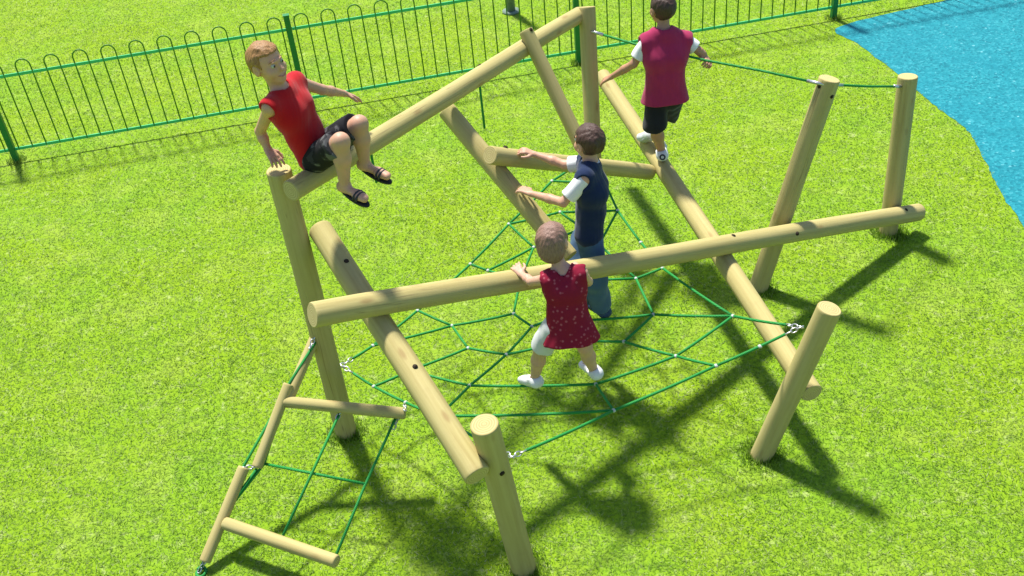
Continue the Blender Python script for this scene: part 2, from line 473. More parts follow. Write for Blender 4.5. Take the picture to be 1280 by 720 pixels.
def sdf_object(name, fn, pts, pad, h, m, par=None, origin=None):
    P = np.array([list(map(float, q)) for q in pts]); lo = P.min(0) - pad; hi = P.max(0) + pad
    v, f = sdf_mesh(fn, lo, hi, h)
    me = bpy.data.meshes.new(name); o = np.array(origin if origin is not None else v.mean(0))
    me.from_pydata((v - o).tolist(), [], f.tolist()); me.materials.append(m)
    me.polygons.foreach_set('use_smooth', [True] * len(me.polygons)); me.update()
    ob = bpy.data.objects.new(name, me); COL.objects.link(ob); ob.location = o
    if par is not None: parent(ob, par)
    return ob
def folds(p, amp, freq, seed):
    r = np.random.default_rng(seed); d = np.zeros(len(p))
    for i in range(5):
        k = r.normal(size=3) * freq * (.6 + .25 * i); k[2] *= .45; d += np.sin(p @ k + r.uniform(0, 6.28)) / (1 + .4 * i)
    return amp * d / 2.5

def hand_parts(w, tip, normal, thumb, spread=.35, curl=.5, s=1.0):
    """palm + 4 fingers + thumb as tapered segments; w wrist, tip = where the fingers point, normal = back of the hand, thumb = direction of the thumb side"""
    w = np.asarray(w, float); d = nrm(np.asarray(tip) - w); n = nrm(np.asarray(normal) - d * (np.asarray(normal) @ d)); t = np.cross(n, d)
    if t @ np.asarray(thumb) < 0: t = -t
    segs = []; pl = .056 * s
    for u in (-.5, -.17, .17, .5):
        segs.append((w + t * u * .022 * s, w + d * pl + t * u * .044 * s, .011 * s, .0095 * s))
    fl = [.040, .050, .055, .051]
    for i, u in enumerate((-.5, -.17, .17, .5)):
        p = w + d * pl + t * u * .046 * s; dd = nrm(d + t * u * spread); L = fl[i] * s
        for k, fr in enumerate((.45, .32, .23)):
            a = curl * (k + .6); q = p + (dd * math.cos(a) - n * math.sin(a)) * L * fr * 1.05
            segs.append((p, q, (.0078 - .0007 * k) * s, (.0073 - .0008 * k) * s)); p = q
    p = w + d * .016 * s + t * .018 * s
    q = p + (d * .55 + t * .8 - n * .25) * .026 * s; segs.append((p, q, .0105 * s, .009 * s))
    q2 = q + (d * .85 + t * .35 - n * .35) * .024 * s; segs.append((q, q2, .009 * s, .0075 * s))
    q3 = q2 + (d * .95 - n * .3) * .016 * s; segs.append((q2, q3, .0075 * s, .0065 * s))
    return segs

def make_person(key, cfg):
    J = {k: np.array(v) for k, v in PEOPLE[key].items()}
    s = cfg.get('s', 1.0); base = cfg['base']
    F = nrm(cfg['fwd']); spine = nrm(J['neck'] - J['pelvis']); side = nrm(J['shR'] - J['shL']); side = nrm(side - spine * (side @ spine))
    front = np.cross(spine, side); 
    if front @ F < 0: front = -front
    tw = cfg.get('tw', 1.0) * s
    def torso(p, g=0.0):
        d = None
        for e in (-1, 1):
            for a, b, ra, rb in ((J['pelvis'] + side * e * .038 * tw - spine * .01, J['pelvis'] * .5 + J['chest'] * .5 + side * e * .03 * tw, .068 * s, .060 * s),
                                 (J['pelvis'] * .5 + J['chest'] * .5 + side * e * .03 * tw, J['chest'] + side * e * .042 * tw + front * .006, .060 * s, .066 * s),
                                 (J['chest'] + side * e * .042 * tw, J['neck'] - spine * .035 * s + side * e * .03 * tw, .066 * s, .042 * s)):
                q = cone(p, a, b, ra + g, rb + g); d = q if d is None else smin(d, q, .04)
        for sh in ('shL', 'shR'):
            d = smin(d, cone(p, J['neck'] - spine * .03 * s, J[sh], .04 * s + g, .037 * s + g), .03)
        return d
    hu = nrm(cfg['hup']); hf = nrm(cfg['hfwd']); hf = nrm(hf - hu * (hf @ hu)); hr = np.cross(hf, hu); hs = cfg.get('hs', 1.0) * s
    H = J['head']; AX = np.stack([hr, hf, hu])
    hp = lambda r, f, u: H + (hr * r + hf * f + hu * u) * hs
    def cranium(p, g=0.0): return ell(p, hp(0, -.010, .022), AX, np.array([.072, .088, .080]) * hs + g)
    def headf(p):
        d = cranium(p)
        d = smin(d, ell(p, hp(0, .028, -.040), AX, np.array([.054, .056, .060]) * hs), .035 * hs)   # face and jaw
        d = smin(d, ell(p, hp(0, .058, -.082), AX, np.array([.022, .02, .018]) * hs), .03 * hs)      # chin
        for e in (-1, 1):
            d = smin(d, ell(p, hp(e * .034, .055, -.030), AX, np.array([.024, .024, .024]) * hs), .02 * hs)   # cheeks
            d = smax(d, -ell(p, hp(e * .029, .094, .004), AX, np.array([.0155, .014, .011]) * hs), .014 * hs)  # eye sockets
            ear = ell(p, hp(e * .075, -.006, -.006), AX, np.array([.010, .022, .031]) * hs)
            ear = smax(ear, -ell(p, hp(e * .086, .002, -.004), AX, np.array([.009, .011, .017]) * hs), .006)
            d = smin(d, ear, .008)
        d = smin(d, cone(p, hp(0, .080, .006), hp(0, .098, -.026), .006 * hs, .011 * hs), .012)     # nose
        d = smin(d, ell(p, hp(0, .080, .020), AX, np.array([.040, .008, .006]) * hs), .014)         # brow
        d = smin(d, ell(p, hp(0, .079, -.056), AX, np.array([.022, .009, .005]) * hs), .006)        # lips
        d = smin(d, ell(p, hp(0, .077, -.066), AX, np.array([.018, .009, .0055]) * hs), .006)
        return d
    limbs = []
    for e in 'LR':
        limbs += [(J['sh' + e], J['el' + e], .034 * s, .0265 * s, .03), (J['el' + e], J['el' + e] * .6 + J['wr' + e] * .4, .026 * s, .0265 * s, .012), (J['el' + e] * .6 + J['wr' + e] * .4, J['wr' + e], .0265 * s, .0175 * s, .012)]
        kn, an, to = J['kn' + e], J['an' + e], J['to' + e]
        limbs += [(J['hip' + e], kn, .060 * s, .043 * s, .04), (kn, kn * .62 + an * .38, .042 * s, .042 * s, .02), (kn * .62 + an * .38, an, .042 * s, .026 * s, .02)]
        fd = nrm(to - an); heel = an - nrm(cfg['fwd']) * 0 - fd * .02 * s + (kn - an) * -.06
        limbs += [(an, heel, .026 * s, .024 * s, .02), (heel, to, .025 * s, .017 * s, .02), (heel * .35 + to * .65 + side * .012 * s, to + side * .008 * s, .020 * s, .015 * s, .012), (heel * .35 + to * .65 - side * .012 * s, to - side * .010 * s, .019 * s, .014 * s, .012)]
    hands = []
    for e in 'LR':
        c = cfg['hand' + e]
        hands.append(hand_parts(J['wr' + e], J['ha' + e], c['n'], c['t'], c.get('spread', .35), c.get('curl', .5), s * cfg.get('hands', 1.0)))
    allp = list(J.values())
    def body(p):
        d = torso(p)
        d = smin(d, cone(p, J['neck'] - spine * .04 * s, H - hu * .03 * hs - hf * .012 * hs, .041 * s, .038 * s), .03)
        d = smin(d, headf(p), .018)
        for a, b, ra, rb, k in limbs: d = smin(d, cone(p, a, b, ra, rb), k)
        for hd in hands:
            q = None
            for i, (a, b, ra, rb) in enumerate(hd):
                c = cone(p, a, b, ra, rb); q = c if q is None else smin(q, c, .010 if i < 4 else .0035)
            d = smin(d, q, .010)
        return d
    skin = cfg['skin']
    root = sdf_object('person', body, allp, .17, .0042, skin, None, base)
    tag(root, cfg['label'], cfg.get('cat', 'child'), cfg.get('group', 'children playing on the climbing frame'))
    # hair
    hc = cfg['hair']
    def hair(p):
        q = p - H; u = q @ hu; f = q @ hf; r = np.abs(q @ hr)
        d = cranium(p, hc['t'] * hs) + folds(p, .0035, 130, 5) + folds(p, .003, 55, 6)
        if hc.get('long'):
            d = smin(d, ell(p, hp(0, -.035, -.035), AX, np.array([.074, .062, .070]) * hs), .03)
        cut = np.minimum(np.minimum(f - .030 * hs, .058 * hs - u) , 1)          # forehead and face
        cut = np.maximum(cut, np.minimum(f + .012 * hs, -u - .004 * hs))        # sideburns
        cut = np.maximum(cut, hc.get('nape', -.055) * hs - u)                    # nape
        ear = .030 * hs - np.linalg.norm(p - np.where((q @ hr)[:, None] > 0, hp(.08, -.006, -.008), hp(-.08, -.006, -.008)), axis=1)
        return smax(d, np.maximum(cut, ear), .010)
    sdf_object('hair', hair, [H], .17, .0045, hc['m'], root)
    # eyes and mouth
    for e in (-1, 1):
        mb = MB(); c = hp(e * .029, .0735, .003)
        mb.ball(c, .0118 * hs, 12, 8, 0); mb.ball(c + hf * .0062 * hs - hu * .001, .0074 * hs, 10, 6, 1)
        mb.build('eye', [EYEW, EYED], root)
        mb = MB(); mb.tube([hp(e * .047, .070, .022), hp(e * .032, .0835, .0305), hp(e * .015, .0880, .0330)], .0020 * hs, 6); mb.build('eyebrow', hc['m'], root)
    mb = MB(); mb.tube([hp(-.025, .0775, -.0525), hp(-.010, .0885, -.0605), hp(.010, .0885, -.0605), hp(.025, .0775, -.0525)], .0036 * hs, 6); mb.build('mouth', LIPS, root)
    # upper garment
    t = cfg['top']; g = t['g']
    hem = J['pelvis'] - spine * t['hem'] * s
    def topf(p):
        d = torso(p, g)
        if t.get('flare'):
            for e in (-1, 1):
                d = smin(d, cone(p, J['chest'] * .5 + J['pelvis'] * .5 + side * e * .03, hem - spine * .02 + side * e * t['flare'] * .55, .075 * s, t['flare'] + .035), .03)
        for e in 'LR':
            if t.get('yoke'): d = smin(d, cone(p, J['chest'] + side * (.045 if e == 'R' else -.045) * tw, J['sh' + e] - spine * .01, .06 * s + g, .038 * s + g), .03)
        d = d + folds(p, t.get('fold', .0045), 38, t['seed']) + folds(p, .0018, 75, t['seed'] + 20)
        d = smax(d, -plane(p, hem, spine), .006)
        d = smax(d, -cone(p, J['neck'] - spine * t.get('scoop', .012) * s, H, t.get('nr', .050) * s, .06 * s), .006)
        if t.get('arm'):
            for e in 'LR':
                o = J['sh' + e]; ad = nrm(J['sh' + e] - J['sh' + ('R' if e == 'L' else 'L')]); ud = nrm(J['el' + e] - o)
                d = smax(d, -cone(p, o + ad * (t['arm'] + .045) + ud * .012, o + ad * (t['arm'] + .07) + ud * .06, .046 * s, .050 * s), .010)
        return d
    sdf_object(t['name'], topf, [J['pelvis'] - spine * .12, J['chest'], J['neck'], J['shL'], J['shR']], .15, .0055, t['m'], root)
    if 'under' in cfg:
        un = cfg['under']
        for e in 'LR':
            a, b = J['sh' + e], J['el' + e]; ad = nrm(b - a); L = np.linalg.norm(b - a) * un['len']
            def slv(p):
                d = cone(p, a + ad * .012, a + ad * (L + .03), .043 * s, .050 * s) + folds(p, .004, 45, 9)
                d = smax(d, plane(p, a + ad * L, ad), .005)
                return d
            sdf_object('sleeve', slv, [a, b], .10, .005, un['m'], root)
        def col(p):
            d = cone(p, J['neck'] - spine * .03, J['neck'] + (H - J['neck']) * .25, .060 * s, .049 * s)
            return smax(d, plane(p, J['neck'] + spine * .010, spine), .006)
        sdf_object('collar', col, [J['neck']], .11, .005, un['m'], root)
    # lower garment
    b_ = cfg['bottom']
    def botf(p):
        d = None
        for e in 'LR':
            hip, kn, an = J['hip' + e], J['kn' + e], J['an' + e]; L = b_['len' + e] if 'len' + e in b_ else b_['len']
            q = cone(p, hip, kn, .074 * s, (.060 + b_.get('loose', .0)) * s)
            if L > 1:
                q = smin(q, cone(p, kn, an, (.056 + b_.get('loose', 0)) * s, (.052 + b_.get('loose', 0)) * s), .03); kd = nrm(an - kn); q = smax(q, plane(p, kn + (an - kn) * (L - 1), kd), .006)
            else:
                kd = nrm(kn - hip); q = smax(q, plane(p, hip + (kn - hip) * L, kd), .006)
            d = q if d is None else smin(d, q, .012)
        pv = None
        for e in (-1, 1):
            q = cone(p, J['pelvis'] + side * e * .036 * tw - spine * .015, J['pelvis'] + side * e * .034 * tw + spine * .03, .078 * s, .072 * s); pv = q if pv is None else smin(pv, q, .03)
        pv = smax(pv, plane(p, J['pelvis'] + spine * .055 * s, spine), .006)
        return smin(d, pv, .03) + folds(p, .005, 42, b_['seed'])
    pts = [J[k + e] for k in ('hip', 'kn', 'an') for e in 'LR'] + [J['pelvis']]
    sdf_object(b_['name'], botf, pts, .14, .0055, b_['m'], root)
    # footwear
    for e in 'LR':
        kn, an, to = J['kn' + e], J['an' + e], J['to' + e]; fd = nrm(to - an); up = nrm(kn - an); up = nrm(up - fd * (up @ fd)); sd = np.cross(fd, up)
        heel = an - fd * .022 * s - up * .02 * s; toe = to + fd * .016 * s
        if cfg['shoe'] == 'sandal':
            c = (heel + toe) / 2 - up * .024 * s; Lh = np.linalg.norm(toe - heel) / 2 + .014 * s
            def sole(p):
                q = p - c; x = q @ fd; y = q @ sd; z = q @ up
                wy = (.031 + .006 * np.clip(x / Lh, -1, 1)) * s
                d2 = np.sqrt((x / Lh) ** 2 + (y / wy) ** 2) ** 1; ra = (d2 - 1) * .03
                return smax(ra, np.abs(z) - .0085 * s, .006)
            sh = sdf_object('sandal', sole, [heel, toe], .07, .0042, cfg['shoem'], root)
            mb = MB()
            mid = to - fd * .030 * s
            for q in (0, .018):
                cpt = mid - fd * q * s
                mb.tube([cpt + (sd * math.cos(a) * .033 + up * (math.sin(a) * .030 - .016)) * s for a in np.linspace(0, math.pi, 9)], .0075 * s, 6)
            parent(mb.build('strap', cfg['strapm']), sh)
        else:
            def shoe(p):
                d = cone(p, heel + up * .006, an + up * .012 * s, .036 * s, .037 * s)
                d = smin(d, cone(p, heel, toe, .036 * s, .029 * s), .03)
                d = smin(d, cone(p, (heel + toe * 2) / 3 + sd * .008, toe, .033 * s, .027 * s), .02)
                d = smax(d, -plane(p, heel - up * .030 * s, up), .006)
                return smax(d, plane(p, an + up * .020 * s, up), .006)
            sh = sdf_object('shoe', shoe, [heel, toe, an], .09, .0045, cfg['shoem'], root)
            def sole(p):
                d = smin(cone(p, heel, toe, .040 * s, .033 * s), cone(p, (heel + toe * 2) / 3 + sd * .008, toe, .037 * s, .030 * s), .02)
                return smax(smax(d, plane(p, heel - up * .017 * s, up), .004), -plane(p, heel - up * .036 * s, up), .004)
            sdf_object('sole', sole, [heel, toe], .08, .0045, cfg['solem'], sh)
            if cfg.get('sock'):
                def sock(p):
                    return smax(cone(p, an, kn, .030 * s, .040 * s), plane(p, an + up * .055 * s, up), .005)
                sdf_object('sock', sock, [an], .08, .0045, cfg['sock'], root)
            if cfg.get('badge'):
                mb = MB()
                bc = heel + up * .004 - fd * .040 * s
                mb.ring(bc, fd, .016 * s, .006 * s); parent(mb.build('heel_patch', cfg['badge']), sh)
    return root

# ================================================================== ground
def sheet(name, poly, z, m, kind='structure'):
    o = new_mesh(name, [(x, y, z) for x, y in poly], [tuple(range(len(poly)))], [m], False, (0, 0, 0)); tag(o, kind=kind); return o
sheet('ground', [(-150, -150), (150, -150), (150, 150), (-150, 150)], 0.0, GRASS)
def smooth_edge(P, n=6):
    out = []
    for i in range(len(P) - 1):
        p0, p1, p2, p3 = (np.array(P[max(0, min(len(P) - 1, i + k))]) for k in (-1, 0, 1, 2))
        for t in np.linspace(0, 1, n, endpoint=False):
            q = .5 * (2 * p1 + (p2 - p0) * t + (2 * p0 - 5 * p1 + 4 * p2 - p3) * t * t + (3 * p1 - p0 - 3 * p2 + p3) * t ** 3)
            out.append(tuple(q + rng.normal(0, .006, 2)))
    return out + [tuple(P[-1])]
play = smooth_edge(PLAY_EDGE[:3] + PLAY_EDGE[3:]) + [(3.6, 4.2), (4.1, 3.2), (5.4, 2.2), (8, 1.6), (12, 2.5), (13, 6), (12.5, 11.55)]
PLAY = sheet('play_surface', play[::-1], .004, RUBBER)
PP = np.array(play)
def inside(P):
    x, y = P[:, 0], P[:, 1]; c = np.zeros(len(P), bool); n = len(PP)
    for i in range(n):
        x1, y1 = PP[i]; x2, y2 = PP[(i + 1) % n]
        cond = ((y1 > y) != (y2 > y)); xx = (x2 - x1) * (y - y1) / (y2 - y1 + 1e-12) + x1
        c ^= cond & (x < xx)
    return c
# short grass: many single blades, one mesh
def grass(n=900000):
    u = rng.random(n); y = 1.6 + 16.5 * u ** 1.25
    hw = 1.6 + .62 * y
    x = (rng.random(n) * 2 - 1) * hw + .05 * y
    P = np.stack([x, y], 1); tall = np.ones(n)
    for k in ('L1', 'P2', 'R1', 'P5', 'P4', 'P3'):          # longer tufts the mower leaves round each post
        b = LOGS[k][0]; t = rng.random(900) * 6.283; r = LOGS[k][2] + .003 + .075 * rng.random(900) ** 2
        P = np.concatenate([P, np.stack([b[0] + np.cos(t) * r, b[1] + np.sin(t) * r], 1)]); tall = np.concatenate([tall, 1.5 + 2.2 * rng.random(900)])
    for k in POSTK:
        b = fp(k, 0); t = rng.random(260) * 6.283; r = .03 + .06 * rng.random(260)
        P = np.concatenate([P, np.stack([b.x + np.cos(t) * r, b.y + np.sin(t) * r], 1)]); tall = np.concatenate([tall, 1.5 + 2.5 * rng.random(260)])
    keep = ~inside(P); P = P[keep]; tall = tall[keep]; n = len(P)
    patch = .5 + .5 * np.sin(P[:, 0] * 2.1 + 1.3 * np.sin(P[:, 1] * 1.7)) * np.sin(P[:, 1] * 2.6 + np.sin(P[:, 0] * 3.1))
    h = (.006 + .014 * rng.random(n) ** 1.5) * (.8 + .4 * patch) * tall; w = .0013 + .0014 * rng.random(n) + .00016 * P[:, 1]
    la = rng.random(n) * 6.283; a = la + 1.57 + rng.normal(0, .3, n); ll = (.012 + .026 * rng.random(n)) * np.where(tall > 1, .6, 1)
    v = np.zeros((n, 3, 3))
    v[:, 0, 0] = P[:, 0] - np.cos(a) * w; v[:, 0, 1] = P[:, 1] - np.sin(a) * w
    v[:, 1, 0] = P[:, 0] + np.cos(a) * w; v[:, 1, 1] = P[:, 1] + np.sin(a) * w
    v[:, 2, 0] = P[:, 0] + np.cos(la) * ll; v[:, 2, 1] = P[:, 1] + np.sin(la) * ll; v[:, 2, 2] = h
    v[:, :2, 2] = -.001
    me = bpy.data.meshes.new('grass'); me.vertices.add(n * 3); me.vertices.foreach_set('co', v.ravel())
    me.loops.add(n * 3); me.loops.foreach_set('vertex_index', np.arange(n * 3))
    me.polygons.add(n); me.polygons.foreach_set('loop_start', np.arange(n) * 3)
    me.update(calc_edges=True); me.materials.append(BLADE)
    o = bpy.data.objects.new('grass', me); COL.objects.link(o); tag(o, kind='stuff')

# ================================================================== hoop-top fence
fx, fy, faz = FENCE['x'], FENCE['y'], FENCE['az']; fd = Vector((math.cos(faz), math.sin(faz), 0)); fn = Vector((-fd.y, fd.x, 0))
def fp(k, z, off=0): return Vector((fx, fy, z)) + fd * (k * .125) + fn * off
Z0, Z1 = FENCE['rail0'], FENCE['rail1']
fence = empty('bow_top_fence', fp(20, 0))
tag(fence, 'green metal bow top fence running across the grass behind the climbing frame', 'fence')
POSTK = [-1.5 + 22 * j for j in range(-1, 5)]
for k in POSTK:
    mb = MB(); mb.box(fp(k, .46), fd, fn, (0, 0, 1), .052, .052, 1.02); mb.box(fp(k, .976), fd, fn, (0, 0, 1), .058, .058, .012)
    mb.build('post', POSTG, fence, False, fp(k, 0))
for j in range(len(POSTK) - 1):
    a, b = POSTK[j] + .22, POSTK[j + 1] - .22
    for z in (Z0, Z1):
        mb = MB(); mb.box(fp((a + b) / 2, z), fd, fn, (0, 0, 1), (b - a) * .125, .010, .027); mb.build('rail', RAIL, fence, False, fp(a, z))
    for h in range(11):
        k0 = POSTK[j] + .5 + 2 * h
        pts = [fp(k0, Z0 - .012), fp(k0, Z1 - .15), fp(k0, Z1 + .07)]
        for i in range(1, 12):
            t = math.pi * i / 12; pts.append(fp(k0 + .5 - .5 * math.cos(t), Z1 + .07 + .0625 * math.sin(t)))
        pts += [fp(k0 + 1, Z1 + .07), fp(k0 + 1, Z0 - .012)]
        mb = MB(); mb.tube(pts, .0068, 6); mb.build('hoop', BAR, fence)

grass()

# a grey post standing on the grass beyond the fence
g = Vector(GROUND['far_post'])
mb = MB(); mb.tube([g - Vector((0, 0, .05)), g + Vector((0, 0, 1.15)), g + Vector((0, 0, 1.19))], .05, 14); mb.tube([g + Vector((0, 0, .0)), g + Vector((0, 0, .02))], .10, 18)
tag(mb.build('bollard', GREYPOST, None, True, g), 'grey green post standing on the grass beyond the fence', 'post')

# ================================================================== climbing frame
FR = empty('climbing_frame', (.7, 5.0, 0))
tag(FR, 'timber climbing frame of round pine logs with a green rope net', 'climbing frame')
def log(name, key, sink=.0, over=(0, 0), seed=0):
    a, b, r = LOGS[key]; a, b = Vector(a), Vector(b); d = (b - a).normalized()
    a = a - d * (sink + over[0]); b = b + d * over[1]; L = (b - a).length
    rg = np.random.default_rng(seed); seg = 32; n = 44
    ph = rg.uniform(0, 6.28, 6)
    zs = [0, .0025, .007] + list(np.linspace(.02, L - .02, n)) + [L - .007, L - .0025, L]
    ch = [.93, .975, 1] + [1] * n + [1, .975, .93]
    vs, fs, ms = [], [], []
    for z, c in zip(zs, ch):
        bx = .0035 * math.sin(z * 1.9 + ph[0]) * min(1, z * (L - z)); by = .0035 * math.sin(z * 1.5 + ph[1]) * min(1, z * (L - z))
        for k in range(seg):
            t = 2 * math.pi * k / seg
            rr = r * c * (1 + .010 * math.sin(2 * t + ph[2] + z * .8) + .007 * math.sin(3 * t + ph[3] - z * 1.7) + .006 * math.sin(z * 5 + ph[4] + t))
            vs.append((bx + rr * math.cos(t), by + rr * math.sin(t), z))
    for i in range(len(zs) - 1):
        for k in range(seg):
            fs.append((i * seg + k, i * seg + (k + 1) % seg, (i + 1) * seg + (k + 1) % seg, (i + 1) * seg + k)); ms.append(0)
    fs.append(tuple(range(seg))[::-1]); ms.append(1); fs.append(tuple((len(zs) - 1) * seg + k for k in range(seg))); ms.append(1)
    o = new_mesh(name, vs, fs, [WOOD, ENDG], True, (0, 0, 0), ms)
    o.data.polygons[-1].use_smooth = False; o.data.polygons[-2].use_smooth = False
    q = Vector((0, 0, 1)).rotation_difference(d); o.rotation_mode = 'QUATERNION'; o.rotation_quaternion = q
    o.location = a; parent(o, FR); OB[key] = o; QA[key] = (a, q)
    return o
OB, QA = {}, {}
for i, (key, name, sink, over) in enumerate([
    ('L1', 'post', .12, (0, 0)), ('P2', 'post', .12, (0, .02)), ('R1', 'post', .12, (0, 0)), ('P5', 'post', .12, (0, 0)), ('P4', 'post', .12, (0, 0)), ('P3', 'post', .12, (0, 0)),
    ('L2', 'ridge_beam', 0, (0, 0)), ('B2', 'long_beam', 0, (0, 0)), ('D1', 'sloping_beam', 0, (0, 0)), ('D2', 'sloping_beam', 0, (.03, 0)), ('D3', 'sloping_beam', 0, (0, 0)), ('H1', 'cross_rail', 0, (0, 0)), ('U1', 'brace', 0, (0, .02))]):
    log(name, key, sink, over, 100 + i)
for key, p, n in BOLTS:
    p, n = Vector(p), Vector(n); mb = MB()
    mb.tube([p - n * .02, p + n * .0015], .0135, 12); mb.tube([p - n * .01, p + n * .004], .0065, 8)
    b = mb.build('bolt_hole', DARK, None, True, p)
    a, q = QA[key]; b.parent = OB[key]
    b.matrix_parent_inverse = Matrix.Identity(4)
    qi = q.inverted(); b.rotation_mode = 'QUATERNION'; b.rotation_quaternion = qi; b.location = qi @ (p - a)
# --- rope net
net = None
mb = MB(); done = set()
ND = {k: Vector(v) for k, v in NODES.items()}
def sagged(a, b, sag, n=7):
    return [a.lerp(b, i / (n - 1)) - Vector((0, 0, sag * 4 * (i / (n - 1)) * (1 - i / (n - 1)))) for i in range(n)]
BORD = {'A', 'B', 'C', 'D'}
for chain in NET_ROPES:
    for a, b in zip(chain, chain[1:]):
        pa, pb = ND[a], ND[b]
        if a in BORD: pa = pa.lerp(pb, min(.5, .09 / (pb - pa).length))
        if b in BORD: pb = pb.lerp(pa, min(.5, .09 / (pb - pa).length))
        L = (pb - pa).length; mb.tube(sagged(pa, pb, .012 * L, 5), .0082, 8)
net = mb.build('rope_net', ROPE, FR, True, ND['n5'])
for k, p in ND.items():
    if k in BORD: continue
    mb = MB(); mb.ball(p, .0125, 10, 6, 0, (1.1, 1.1, .8)); mb.build('connector', CLAMP, net, True, p)
for k, first in (('A', ['ad1', 'ab1']), ('B', ['bc1', 'ab3']), ('C', ['c1', 'bc3']), ('D', ['ad5', 'cd4'])):
    for f in first:
        c = ND[k]; d = (ND[f] - c).normalized() if f != 'bc3' else (ND['bc2'] - c).normalized()
        mb = MB()
        for i in range(3):
            nn = d.orthogonal() if i % 2 == 0 else d.cross(d.orthogonal())
            mb.ring(c + d * (.006 + .034 * i), nn, .012, .0042, d, 1.75)
        mb.build('shackle', STEEL, net, True, c)
# --- hanging grab rope through the three posts
mb = MB(); G = [Vector(p) for p in GRAB]
mb.tube(G, .0085, 8); E2 = [Vector(p) for p in GRAB_END]; mb.tube(E2, .0085, 8)
gr = mb.build('grab_rope', ROPE, FR, True, G[0])
for p, q in ((G[-1], G[-2]), (G[0], G[1]), (E2[0], E2[1]), (E2[-1], E2[-2])):
    d = (q - p).normalized(); mb = MB(); mb.tube([p - d * .04, p + d * .075], .0115, 10); mb.build('ferrule', STEEL, gr, True, p)
# --- two short rope tails under the ridge beam
for (p,), zs in zip(TAILS, ((.03, .15, .28, .36), (.03, .12, .2, .25))):
    p = Vector(p); mb = MB(); mb.tube([p - Vector((0, 0, z)) for z in zs], .0075, 8); mb.build('rope_tail', ROPE, FR, True, p)
# --- hanging ladder of sticks and rope
LD = {k: Vector(v) for k, v in LADDER.items()}
lad = empty('stick_ladder', LD['c1']); parent(lad, FR)
def stick(name, a, b, r, seed):
    a, b = LD[a], LD[b]; d = (b - a).normalized(); L = (b - a).length; rg = np.random.default_rng(seed); ph = rg.uniform(0, 6, 3); seg = 20
    zs = [0, .004] + list(np.linspace(.012, L - .012, 14)) + [L - .004, L]; ch = [.88, .98] + [1] * 14 + [.98, .88]; vs = []; fs = []; ms = []
    for z, c in zip(zs, ch):
        for k in range(seg):
            t = 2 * math.pi * k / seg; rr = r * c * (1 + .015 * math.sin(2 * t + ph[0] + z * 3) + .012 * math.sin(z * 9 + ph[1]))
            vs.append((rr * math.cos(t), rr * math.sin(t), z))
    for i in range(len(zs) - 1):
        for k in range(seg): fs.append((i * seg + k, i * seg + (k + 1) % seg, (i + 1) * seg + (k + 1) % seg, (i + 1) * seg + k)); ms.append(0)
    fs.append(tuple(range(seg))[::-1]); ms.append(1); fs.append(tuple((len(zs) - 1) * seg + k for k in range(seg))); ms.append(1)
    o = new_mesh(name, vs, fs, [WOOD, ENDG], True, (0, 0, 0), ms); o.rotation_mode = 'QUATERNION'; o.rotation_quaternion = Vector((0, 0, 1)).rotation_difference(d); o.location = a
    parent(o, lad)
stick('pole', 'a0', 'a1', .031, 1); stick('pole', 'b0', 'b1', .031, 2); stick('pole', 'c0', 'c1', .033, 3)
stick('rung', 'r0', 'r1', .034, 4); stick('rung', 's0', 's1', .036, 5)
for pts in (['top', 'b0', 'sL', 'f1'], ['e0', 'e1', 'f1'], ['f0', 'f1', 'g0'], ['m0', 'm1'], ['q0', 'x1', 'q1'], ['x0', 'x1']):
    mb = MB(); mb.tube([LD[p] for p in pts], .0082, 8); mb.build('rope', ROPE, lad)
g0 = Vector(GROUND['coil']); mb = MB()
mb.tube([g0 + Vector((math.cos(t) * .03 * (1 - t / 40), math.sin(t) * .03, -.004 + t * .0022)) for t in np.linspace(0, 9, 40)], .008, 7); mb.build('rope_anchor', ROPE, lad)
def links(a, d, n, nm='chain'):
    mb = MB(); d = Vector(d).normalized()
    for i in range(n):
        nn = d.orthogonal() if i % 2 == 0 else d.cross(d.orthogonal()); mb.ring(Vector(a) + d * (.03 * i), nn, .011, .004, d, 1.7)
    mb.build(nm, STEEL, lad, True, a)
links(LD['a0'] + Vector((.02, -.02, .05)), LD['a1'] - LD['a0'], 4)
links(LD['r0'], LD['b0'] - LD['r0'], 3); links(LD['r1'] + Vector((0, 0, .03)), LD['d1'] - LD['r1'], 3)
links(LD['m0'], LD['m1'] - LD['m0'], 3); links(LD['q0'] - Vector((0, 0, .03)), LD['x1'] - LD['q0'], 3); links(LD['c0'], LD['b1'] - LD['c0'], 3); links(LD['c1'], LD['g0'] - LD['c1'], 3)

# ================================================================== children
def skinmat(name, col):
    m, nt, b = mat(name, .5, .35)
    n = noise(nt, mapping(nt, (1, 1, 1)), 14, 3)
    nt.links.new(ramp(nt, [(.3, tuple(c * .9 for c in col)), (.7, (min(1, col[0] * 1.12), col[1] * 1.02, col[2]))], n), b.inputs['Base Color'])
    b.inputs['Subsurface Weight'].default_value = .12; b.inputs['Subsurface Radius'].default_value = (.012, .005, .003); b.inputs['Subsurface Scale'].default_value = .6
    return m
def hairmat(name, c0, c1):
    m, nt, b = mat(name, .55, .4)
    n = noise(nt, mapping(nt, (160, 160, 40)), 1.0, 3, .6)
    nt.links.new(ramp(nt, [(.3, c0), (.7, c1)], n), b.inputs['Base Color']); bump(nt, b, n, .8, .004)
    return m
def cloth(name, c0, c1, scale=260, rough=.85):
    m, nt, b = mat(name, rough, .15)
    vec = mapping(nt, (1, 1, 1)); n = noise(nt, vec, scale, 2); n2 = noise(nt, vec, 9, 3)
    c = mixc(nt, ramp(nt, [(.35, (0, 0, 0)), (.7, (.6, .6, .6))], n2), c0, c1)
    nt.links.new(c, b.inputs['Base Color']); bump(nt, b, n, .25, .002)
    b.inputs['Sheen Weight'].default_value = .15
    return m
